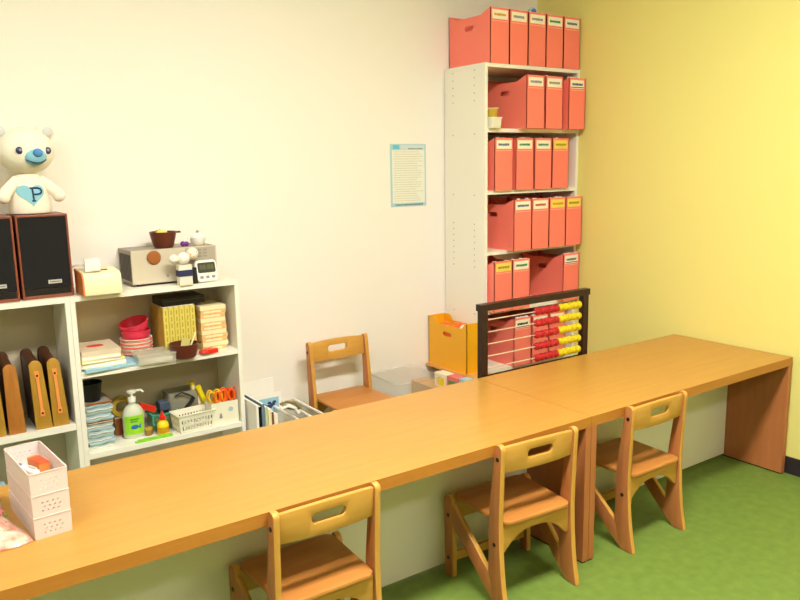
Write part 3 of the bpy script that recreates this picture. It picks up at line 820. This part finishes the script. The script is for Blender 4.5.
def ring(mb, cx, cy, r, t_, z=.006, n=20, M=None): mb.tube([(cx+r*math.cos(2*PI*i/n), cy+r*math.sin(2*PI*i/n)*.8, z) for i in range(n)], t_, 8, closed=True, M=M)
b = MB(); ring(b, -.020, 0, .013, .0075, .008); obj('handle_ring', b, M_redp, t)
b = MB(); ring(b, .012, .012, .015, .0075, .008); obj('handle_ring', b, M_redp, t)
obj('blades', MB().box(-.010, .036, -.012, .006, 0, .016, .004), M_redp, t)

# ------------------------------------------------------------------ bottom shelf (z .285)
Z1 = .2851
def wavy(w, d, h, seed, amp):
    rnd = random.Random(seed); ph = rnd.uniform(0, 6)
    b = MB(); n = 12
    for i in range(n):
        pass
    vt = []; vb = []
    for k, arr in ((h, vt), (0, vb)):
        for i in range(n+1):
            x = -w/2+w*i/n
            for y in (-d/2, d/2): arr.append(b.bm.verts.new((x, y, k+amp*math.sin(ph+i*.9)*math.sin(PI*i/n))))
    fs = []
    for i in range(n):
        a = 2*i
        fs.append(b.bm.faces.new((vt[a], vt[a+2], vt[a+3], vt[a+1]))); fs.append(b.bm.faces.new((vb[a], vb[a+1], vb[a+3], vb[a+2])))
        fs.append(b.bm.faces.new((vb[a], vb[a+2], vt[a+2], vt[a]))); fs.append(b.bm.faces.new((vb[a+1], vt[a+1], vt[a+3], vb[a+3])))
    fs.append(b.bm.faces.new((vb[0], vt[0], vt[1], vb[1]))); fs.append(b.bm.faces.new((vb[-2], vb[-1], vt[-1], vt[-2])))
    bmesh.ops.recalc_face_normals(b.bm, faces=fs)
    return b
names = ['lowest', 'second', 'third', 'fourth', 'fifth', 'sixth', 'seventh', 'eighth', 'ninth', 'tenth', 'eleventh', 'topmost']
z = Z1
for k in range(12):
    if k == 7:
        t = slab('brown_card', 'thin brown card between the pale blue cloths in the pile', 'card', -2.478, -2.378, 1.304, 1.43, z+.002, z+.008, M_brownb, 0, None,
                 lambda t, w, d, h: obj('card_edge', MB().box(-w/2, w/2, -d/2-.0005, -d/2, h*.3, h*.7), M_beigep, t)); z += .010
    off = .006*math.sin(k*2.1)
    t = thing('folded_cloth', 'pale blue folded cloth, %s in the pile at the left of the bottom shelf' % names[k], 'cloth', (-2.429+off, 1.367, z), random.uniform(-.04, .04), 'pile of folded pale blue cloths')
    obj('upper_fold', wavy(.098, .13, .0050, k, .0020), M_blueish if k % 3 else M_blue2, t, loc=(0, 0, .0070))
    obj('lower_fold', wavy(.092, .126, .0052, k, .0020), M_blue2 if k % 2 else M_paper, t, loc=(0, 0, .0016))
    z += .0133
slab('brown_tray', 'flat brown cover on top of the pile of folded cloths', 'cover', -2.480, -2.378, 1.300, 1.432, z+.001, z+.006, M_brownb, 0, None,
     lambda t, w, d, h: obj('grey_surface', MB().box(-w/2+.006, w/2-.006, -d/2+.006, d/2-.006, h, h+.001), M_btn, t))
t = thing('black_cup', 'black cup on top of the pile of pale blue cloths', 'cup', (-2.440, 1.345, z+.0075))
obj('cup_body', MB().lathe([(0, 0), (.031, 0), (.040, .068), (.037, .068), (.029, .004), (0, .004)], 24), M_blackp, t)
obj('cup_rim', MB().lathe([(.040, .066), (.042, .069), (.040, .071), (.037, .069)], 24), M_blackp, t)
# yellow tape roll standing
slab('brown_box', 'small brown box behind the soap bottle on the bottom shelf', 'box', -2.350, -2.285, 1.40, 1.47, Z1, Z1+.068, M_brownb, 0, None,
     lambda t, w, d, h: obj('flap', MB().box(-w/2+.002, w/2-.002, -d/2+.002, d/2-.002, h, h+.0012), M_beigep, t))
t = thing('tape_roll', 'translucent yellow tape roll standing behind the soap bottle', 'tape', (-2.318, 1.425, Z1+.0695))
Mr = RT((0, 0, .040), PI/2)
obj('tape', MB().lathe([(.026, -.012), (.0395, -.012), (.0395, .012), (.026, .012), (.026, -.012)], 28, M=Mr), M_amber, t)
obj('core', MB().lathe([(.023, -.012), (.0258, -.012), (.0258, .012), (.023, .012), (.023, -.012)], 28, M=Mr), M_amber, t)
# soap pump bottle
t = thing('soap_bottle', 'pump bottle with lime green label and blue fish print', 'bottle', (-2.293, 1.352, Z1))
obj('bottle_body', MB().lathe([(0, 0), (.036, 0), (.040, .006), (.041, .085), (.038, .105), (.028, .122), (.014, .132), (.013, .142), (0, .142)], 32, sy=.72), M_bott, t)
def arc_patch(r, a0, a1, z0, z1, sy, off):
    b = MB(); n = 10; v0 = []; v1 = []; w0 = []; w1 = []
    for i in range(n+1):
        a = math.radians(a0+(a1-a0)*i/n)
        for arr, z_, o_ in ((v0, z0, off), (v1, z1, off), (w0, z0, 0), (w1, z1, 0)): arr.append(b.bm.verts.new(((r+o_)*math.cos(a), sy*(r+o_)*math.sin(a)-(0), z_)))
    for i in range(n):
        b.bm.faces.new((v0[i], v0[i+1], v1[i+1], v1[i])); b.bm.faces.new((w0[i+1], w0[i], w1[i], w1[i+1]))
        b.bm.faces.new((v1[i], v1[i+1], w1[i+1], w1[i])); b.bm.faces.new((v0[i+1], v0[i], w0[i], w0[i+1]))
    b.bm.faces.new((v0[0], v1[0], w1[0], w0[0])); b.bm.faces.new((v1[n], v0[n], w0[n], w1[n]))
    bmesh.ops.recalc_face_normals(b.bm, faces=b.bm.faces[:]); return b
lb = obj('label_wrap', arc_patch(.0412, 208, 318, .018, .092, .72, .0012), M_limel, t)
f = MB(); f.ball((-.004, -.0305, .048), (.014, .0022, .009), seg=14); f.prism([(.008, .048), (.020, .058), (.017, .046), (.019, .038)], -.0312, -.0285, 'y')
obj('fish_print', f, M_blueink, lb)
tx = MB(); strokes(tx, -.020, .016, .078, .006, -.0312, -.0290, .004, .0015); strokes(tx, -.018, .012, .069, .005, -.0312, -.0290, .004, .0015)
obj('label_writing', tx, mat('green writing', (70, 140, 50), .5), lb)
pu = obj('pump_collar', MB().lathe([(.015, .1425), (.015, .158), (.006, .160), (.006, .176), (.016, .177), (.017, .186), (0, .188)], 20), M_plug, t)
obj('nozzle', MB().tube([(.0, 0, .182), (.020, -.004, .184), (.034, -.006, .184), (.042, -.008, .174)], .0055, 10, flat=.8), M_plug, pu)
t = thing('brown_jar', 'tiny round amber jar right of the soap bottle', 'jar', (-2.243, 1.335, Z1))
obj('jar_body', MB().lathe([(0, 0), (.013, 0), (.015, .004), (.015, .022), (0, .022)], 20), M_jar, t)
obj('lid', MB().lathe([(0, .0225), (.0155, .0225), (.0155, .030), (0, .031)], 20), M_amber, t)
t = thing('glue_bottle', 'yellow glue bottle with red pointed cap', 'bottle', (-2.193, 1.312, Z1))
obj('bottle_body', MB().lathe([(0, 0), (.020, 0), (.0225, .004), (.0225, .036), (.020, .046), (.013, .054), (.012, .058), (0, .058)], 24), M_yel, t)
obj('cap', MB().lathe([(.0125, .0585), (.0125, .072), (.008, .076), (.0045, .092), (0, .094)], 20), M_redp, t)
obj('label_wrap', MB().lathe([(.0226, .010), (.0230, .010), (.0230, .032), (.0226, .032)], 24), mat('glue label', (206, 150, 20), .5), t)
t = thing('green_ruler', 'lime green folding ruler lying along the shelf edge', 'ruler', (-2.243, 1.272, Z1), math.radians(0))
obj('arm', MB().box(-.070, .072, -.008, .004, 0, .006, .002), M_green, t)
obj('arm', MB().box(-.060, .072, -.006, .006, .0062, .010, .002), M_green, t)
# teal caddy with red stapler and dark pouch
t = thing('teal_basket', 'small teal basket behind the glue bottle', 'basket', (-2.165, 1.400, Z1))
b = MB(); b.prism(rr(.105, .09, .012), 0, .060, 'z', holes=[rr(.097, .082, .010)]); b.prism(rr(.097, .082, .010), 0, .003, 'z'); obj('basket_body', b, mat('muted green plastic', (120, 134, 96), .4), t)
b = MB(); b.prism(rr(.115, .10, .014), .060, .068, 'z', holes=[rr(.095, .080, .010)], bev=.001); obj('rim', b, M_teal, t)
obj('handle', MB().tube([(-.052, -.050, .062), (-.056, -.055, .040), (-.052, -.056, .030), (-.040, -.054, .028)], .004, 8), M_teal, t)
t = thing('red_stapler', 'red stapler propped on the teal basket', 'stapler', (-2.232, 1.395, Z1+.071), 0)
Ms = RT((0, 0, .0105), 0, math.radians(24), 0)
obj('upper_arm', MB().box(-.034, .034, -.010, .010, .012, .025, .006, M=Ms, seg=3), M_redp, t)
obj('lower_arm', MB().box(-.034, .036, -.009, .009, .003, .0118, .002, M=Ms), M_redp, t)
t = thing('navy_pouch', 'dark blue pouch lying across the teal basket', 'pouch', (-2.150, 1.415, Z1+.0685), 0)
obj('pouch_body', MB().box(-.025, .058, -.022, .030, 0, .028, .011, seg=3), mat('dark slate cloth', (66, 78, 100), .8), t)
obj('flap', MB().box(-.022, .054, -.018, .025, .0282, .031, .001), mat('slate cloth flap', (84, 96, 116), .8), t)
# clear box with black strap, yellow tubes
t = thing('clear_bin', 'grey clear bin tilted at the back of the bottom shelf', 'bin', (-2.075, 1.432, Z1))
Mb = RT((0, 0, 0), 0, math.radians(-6), 0)
b = bin_shape(.130, .085, .132, .003); obj('bin_body', b, mat('smoky clear plastic', (170, 164, 140), .3, alpha=.55), t)
t = thing('black_strap', 'black strap hanging over the front of the grey clear bin', 'strap', (-2.075, 1.378, Z1+.05))
obj('strap_band', MB().tube([(.036, .0, .055), (.020, -.002, .036), (-.006, -.004, .012), (-.030, -.004, -.012)], .0075, 8), M_blackp, t)
obj('wire_loop', MB().tube([(-.040, .004, .070), (-.015, -.004, .084), (.012, -.004, .070), (.030, -.002, .058)], .0035, 8), M_blackp, t)
for k, (x0_, lab, m) in enumerate(((-2.052, 'pale yellow tube leaning at the back, left of the scissors', M_pale), (-2.030, 'bright yellow tube leaning at the back, nearest the scissors', M_yel))):
    t = thing('yellow_tube', lab, 'tube', (x0_+.062, 1.404-.018*k, Z1), 0, 'yellow tubes behind the scissors')
    obj('tube_body', MB().cyl((0, 0, .010), (-.045, .0, .150-.018*k), .0110, 14), m, t)
    obj('cap', MB().cyl((-.0452, .0, .1505-.018*k), (-.050, .0, .1630-.018*k), .0120, 14), M_yel, t)
# ivory basket with slots
t = thing('ivory_basket', 'ivory slotted basket with white slips at the shelf front', 'basket', (-2.073, 1.310, Z1), math.radians(4))
w, d, h = .152, .088, .068
b = MB()
def slotted(b, x0, x1, const, axis):
    b_pts = [(x0, 0), (x1, 0), (x1, h), (x0, h)]
    holes = []
    n = int((x1-x0-.012)/.012)
    for i in range(n):
        for j in range(2):
            cx = x0+.006+(x1-x0-.012)*(i+.5)/n; cz = .018+.026*j
            holes.append([(cx-.0025, cz-.008), (cx+.0025, cz-.008), (cx+.0025, cz+.008), (cx-.0025, cz+.008)])
    b.prism(b_pts, const, const+.002, axis, holes=holes)
slotted(b, -w/2, w/2, -d/2, 'y'); slotted(b, -w/2, w/2, d/2-.002, 'y')
slotted(b, -d/2+.002, d/2-.002, -w/2, 'x'); slotted(b, -d/2+.002, d/2-.002, w/2-.002, 'x')
b.box(-w/2, w/2, -d/2, d/2, 0, .002)
for v in b.bm.verts:
    k = .90+.10*v.co.z/h; v.co.x *= k; v.co.y *= k
obj('basket_body', b, M_wbask, t, smooth=False)
b = MB(); b.prism(rr(w+.008, d+.008, .008), h, h+.005, 'z', holes=[rr(w-.004, d-.004, .006)], bev=.001); obj('rim', b, M_wbask, t)
t = thing('paper_slips', 'white paper slips lying in the ivory slotted basket', 'papers', (-2.073, 1.310, Z1+.0025), math.radians(4))
b = MB(); b.box(-.050, .045, -.026, .028, 0, .036, .002); obj('slip_stack', b, M_paper, t)
b = MB(); b.box(-.020, .052, -.022, .030, .0365, .045, .002, M=RT((0, 0, 0), 0, 0, .15)); obj('loose_slip', b, M_label, t)
# white box with scissors
t = thing('scissors_box', 'white card box holding scissors at the right end of the shelf', 'box', (-1.948, 1.312, Z1), math.radians(-2))
w, d, h = .112, .074, .092
b = MB(); b.box(-w/2, w/2, -d/2, -d/2+.002, 0, h); b.box(-w/2, w/2, d/2-.002, d/2, 0, h); b.box(-w/2, -w/2+.002, -d/2+.002, d/2-.002, 0, h); b.box(w/2-.002, w/2, -d/2+.002, d/2-.002, 0, h); b.box(-w/2+.002, w/2-.002, -d/2+.002, d/2-.002, 0, .002)
bx = obj('box_body', b, mat('white card', (236, 232, 206), .5), t, smooth=False)
b = MB(); b.lathe([(0, 0), (.010, 0), (.010, .0008), (0, .0008)], 18, M=RT((.024, -d/2, .058), PI/2)); obj('round_print', b, mat('pale blue print', (176, 190, 206), .6), bx)
b = MB(); b.prism([(-.026, .026), (-.012, .026), (-.016, .046), (-.022, .046)], -d/2-.0008, -d/2, 'y'); obj('bottle_print', b, TX['grey'], bx)
rnd = random.Random(11)
spots = [(-.034, -.012, 'y'), (-.012, -.016, 'o'), (.006, -.004, 'r'), (.022, -.014, 'o'), (.036, .002, 'r'), (-.018, .012, 'y'), (.012, .016, 'o')]
sn = ['yellow handled scissors at the left of the scissors box', 'orange handled scissors in front of the scissors box, second from the left', 'red handled scissors in the middle of the box',
      'orange handled scissors at the front right of the box', 'red handled scissors at the right end of the box', 'yellow handled scissors at the back left of the box', 'orange handled scissors at the back of the box']
for (x, y, c_), lab in zip(spots, sn):
    m = {'y': mat('scissors yellow', (236, 184, 40), .35), 'o': M_orange, 'r': M_redp}[c_]
    t = thing('scissors', lab, 'scissors', (-1.943+x, 1.312+y, Z1+.003), rnd.uniform(-.5, .4), 'scissors in the white box')
    lean = rnd.uniform(-.25, .18)
    Ml = Matrix.Rotation(lean if abs(x) < .03 else lean*.4, 4, 'Y')
    obj('blade', MB().box(-.004, .004, -.001, .001, .0, .085, M=Ml), M_rod, t)
    for s in (-1, 1):
        b = MB(); b.tube([(s*.0145+.0125*math.cos(2*PI*i/16), 0, .108+.023*math.sin(2*PI*i/16)) for i in range(16)], .0042, 8, closed=True, M=Ml)
        obj('handle_loop', b, m, t)

# ------------------------------------------------------------------ wooden cases in the left unit
def make_case(label, x, m, strap, lean=.02, hh=.250):
    t = thing('wooden_case', label, 'case', (x, 1.272, .4102), 0, 'slim wooden cases standing in the left bookcase')
    w0, w1 = .027, .021
    out = [(-w0, 0), (w0, 0), (w0-.001, .05), (w1, hh-.022)] + [(w1*math.cos(a), hh-.022+.022*math.sin(a)) for a in [PI*i/10 for i in range(1, 10)]] + [(-w1, hh-.022), (-w0+.001, .05)]
    b = MB(); b.prism(out, 0, .012, 'y', bev=.002)
    sh = lambda mb: [setattr(v.co, 'x', v.co.x-lean*v.co.z*2) for v in mb.bm.verts]
    sh(b); obj('front_board', b, m, t)
    o2 = [(px*.86, pz*1.0 if pz < .05 else pz-.006) for px, pz in out]
    b = MB(); b.prism(o2, .0122, .170, 'y')
    for v in b.bm.verts: v.co.z += max(0, (v.co.y-.06))*.15*(v.co.z/hh)
    sh(b); obj('case_body', b, M_casedk, t)
    b = MB(); b.prism([(px, pz*1.0) for px, pz in out], .1702, .182, 'y', bev=.002)
    for v in b.bm.verts: v.co.z += .012*(v.co.z/hh)
    sh(b); obj('rear_board', b, M_casedk, t)
    if strap:
        b = MB(); b.box(-.0050, .0050, -.004, -.0005, .055, .200, .0015, M=None)
        b.box(-.0075, .0075, -.0045, -.0003, .190, .212, .002); b.box(-.0075, .0075, -.0045, -.0003, .048, .068, .002)
        sh(b); s_ = obj('strap_handle', b, M_strap, t)
        for z in (.197, .060):
            q = MB().cyl((0, -.0042, z), (0, -.0065, z), .0038, 10); sh(q); obj('rivet', q, M_bolt, s_)
    return t
make_case('slim golden wooden case with strap, rightmost, beside the bookcase divider', -2.563, M_case, True)
make_case('slim golden wooden case with strap, second from the right', -2.620, M_case, True, .022)
make_case('slim plain brown wooden case without a strap, third from the right', -2.706, M_case2, False, .012)
make_case('slim golden wooden case cut off by the left edge of the photo', -2.768, M_case, False, .006)

t = slab('folded_cloth', 'light teal cloth low in the left bookcase, seen beside the pink basket', 'cloth', -2.95, -2.74, 1.30, 1.45, .0487, .17, M_teal, 0, None,
     lambda t, w, d, h: obj('fold', MB().box(-w/2+.01, w/2-.01, -d/2+.01, d/2-.01, h, h+.02, .008), M_skyp, t), .02)

# ------------------------------------------------------------------ things on the left table
def make_basket(label, z, first):
    t = thing('pink_basket', label, 'basket', (-2.797, .292, z), math.radians(5), 'stacked pale pink baskets')
    w, d, h = .080, .218, .0485
    b = MB()
    def side(x0, x1, const, axis, c0, c1):
        holes = []
        nx = max(4, int((c1-c0)/.010))
        for i in range(nx):
            for j in range(3):
                cx = c0+(c1-c0)*(i+.5)/nx+(.0025 if j % 2 else -.0015); cz = .013+.0095*j
                holes.append([(cx-.0026, cz-.0016), (cx+.0014, cz-.0012), (cx+.0028, cz+.0016), (cx-.0012, cz+.0012)])
        b.prism([(x0, 0), (x1, 0), (x1, h), (x0, h)], const, const+.002, axis, holes=holes)
    side(-w/2, w/2, -d/2, 'y', -.022, .022); side(-w/2, w/2, d/2-.002, 'y', -.022, .022)
    side(-d/2+.002, d/2-.002, -w/2, 'x', -d/2+.022, d/2-.022); side(-d/2+.002, d/2-.002, w/2-.002, 'x', -d/2+.022, d/2-.022)
    b.box(-w/2+.002, w/2-.002, -d/2+.002, d/2-.002, 0, .002)
    for v in b.bm.verts:
        k = .975+.025*v.co.z/h; v.co.x *= k; v.co.y *= .99+.01*v.co.z/h
    obj('basket_body', b, M_bask, t, smooth=False)
    b = MB(); b.prism(rr(w+.002, d+.002, .006), h, h+.0026, 'z', holes=[rr(w-.004, d-.004, .005)], bev=.0006); obj('rim', b, M_bask, t)
    return t
bs = make_basket('pale pink slotted basket, lowest of the stack on the left table', H+.0002, True)
dup(bs, (-2.797, .292, H+.0002+.0513), math.radians(5), 'pale pink slotted basket, middle of the stack on the left table')
dup(bs, (-2.797, .292, H+.0002+.1026), math.radians(5), 'pale pink slotted basket, top of the stack, with pens inside')
zt = H+.1054+.014
t = thing('orange_marker', 'short orange red block lying in the top pink basket', 'block', (-2.785, .310, zt), math.radians(-78))
obj('block_body', MB().box(-.040, .030, -.012, .012, 0, .018, .003), M_tan, t); obj('red_end', MB().box(-.0250, .0305, -.0115, .0115, .0181, .020, .001), mat('brick red', (206, 76, 40), .5), t)
t = thing('white_pen', 'white pen with blue end lying in the top pink basket', 'pen', (-2.815, .300, zt+.008), math.radians(-70))
obj('barrel', MB().cyl((-.012, 0, .0), (.045, 0, .0), .0075, 14), M_plug, t); obj('blue_end', MB().cyl((-.0125, 0, 0), (-.030, 0, 0), .0065, 14), TX['blue'], t)
obj('clip', MB().box(.015, .043, -.003, .003, .0072, .0105, .001), M_silver, t)
# crinkled candy bag
t = thing('candy_bag', 'crinkled see-through candy bag with strawberry print on the left table', 'bag', (-2.917, .300, H+.001), math.radians(6))
n = 22; b = MB(); rnd = random.Random(4)
gx = [[None]*(n+1) for _ in range(n+1)]; gb = [[None]*(n+1) for _ in range(n+1)]
for i in range(n+1):
    for j in range(n+1):
        u, v = i/n, j/n
        x = -.085+.15*u; y = -.125+.30*v
        x += .008*math.sin(7*v+1); y += .008*math.sin(6*u)
        e = (math.sin(PI*u)**.5)*(math.sin(PI*v)**.45)
        zz = .003+e*(.036+.007*math.sin(9*u+3*v)+.007*math.sin(13*v-5*u))+rnd.uniform(-.001, .0015)*e
        gx[i][j] = b.bm.verts.new((x, y, zz)); gb[i][j] = b.bm.verts.new((x, y, 0.0))
for i in range(n):
    for j in range(n):
        b.bm.faces.new((gx[i][j], gx[i+1][j], gx[i+1][j+1], gx[i][j+1])); b.bm.faces.new((gb[i][j], gb[i][j+1], gb[i+1][j+1], gb[i+1][j]))
for i in range(n):
    for (a, c_) in (((i, 0), (i+1, 0)), ((i+1, n), (i, n)), ((0, i+1), (0, i)), ((n, i), (n, i+1))):
        b.bm.faces.new((gx[a[0]][a[1]], gb[a[0]][a[1]], gb[c_[0]][c_[1]], gx[c_[0]][c_[1]]))
bmesh.ops.recalc_face_normals(b.bm, faces=b.bm.faces[:])
bag = obj('bag_film', b, mat('bag film print', (234, 214, 190), .22, col2=(206, 116, 100), vscale=38, coat=.5), t)
def bagz(x, y):
    u = (x+.085)/.15; v = (y+.125)/.30
    e = (math.sin(PI*u)**.5)*(math.sin(PI*v)**.45)
    return .003+e*(.036+.007*math.sin(9*u+3*v)+.007*math.sin(13*v-5*u))
for x, y, r, m in ((.010, .10, .020, M_grnpr), (-.02, .105, .015, M_grnpr), (.030, .045, .007, M_grnpr), (.0, .02, .010, M_pinkpr), (.03, -.02, .009, M_pinkpr), (-.02, -.03, .011, M_pinkpr),
                   (.035, -.05, .006, M_grnpr), (-.005, -.055, .006, M_grnpr), (.015, -.075, .008, M_pinkpr), (-.035, .02, .008, M_grnpr), (.045, .01, .006, M_pinkpr), (.042, .08, .010, M_pinkpr), (.028, .065, .008, M_pinkpr), (.048, -.01, .006, M_grnpr), (.05, .11, .007, M_pinkpr), (.035, -.085, .006, M_grnpr), (.05, -.06, .007, M_pinkpr), (.012, .06, .009, M_grnpr), (.02, .005, .006, M_grnpr)):
    b = MB(); b.ball((x, y, bagz(x, y)+.0006), (r, r*.7, .0018), seg=12); obj('printed_fruit', b, m, bag)

# ------------------------------------------------------------------ camera
cam_d = bpy.data.cameras.new('camera'); cam = bpy.data.objects.new('camera', cam_d); C.objects.link(cam)
yaw, pitch, roll = 0.606993, 0.174860, -0.017883
f = Vector((math.sin(yaw)*math.cos(pitch), math.cos(yaw)*math.cos(pitch), -math.sin(pitch)))
r = Vector((math.cos(yaw), -math.sin(yaw), 0)); u = r.cross(f)
r2 = r*math.cos(roll)+u*math.sin(roll); u2 = -r*math.sin(roll)+u*math.cos(roll)
Mx = Matrix((( r2.x, u2.x, -f.x, -3.049314), (r2.y, u2.y, -f.y, -1.568426), (r2.z, u2.z, -f.z, 1.306818), (0, 0, 0, 1)))
cam.matrix_world = Mx
cam_d.sensor_width = 36; cam_d.lens = 759.44/800*36; cam_d.clip_start = .02
scn.camera = cam

w = bpy.data.worlds.new('world'); scn.world = w; w.use_nodes = True
w.node_tree.nodes['Background'].inputs[0].default_value = (1, .95, .85, 1)
w.node_tree.nodes['Background'].inputs[1].default_value = 0.05
scn.view_settings.view_transform = 'Standard'; scn.view_settings.look = 'None'
scn.view_settings.gamma = 1; scn.view_settings.use_curve_mapping = False
scn.view_settings.exposure = 0.0
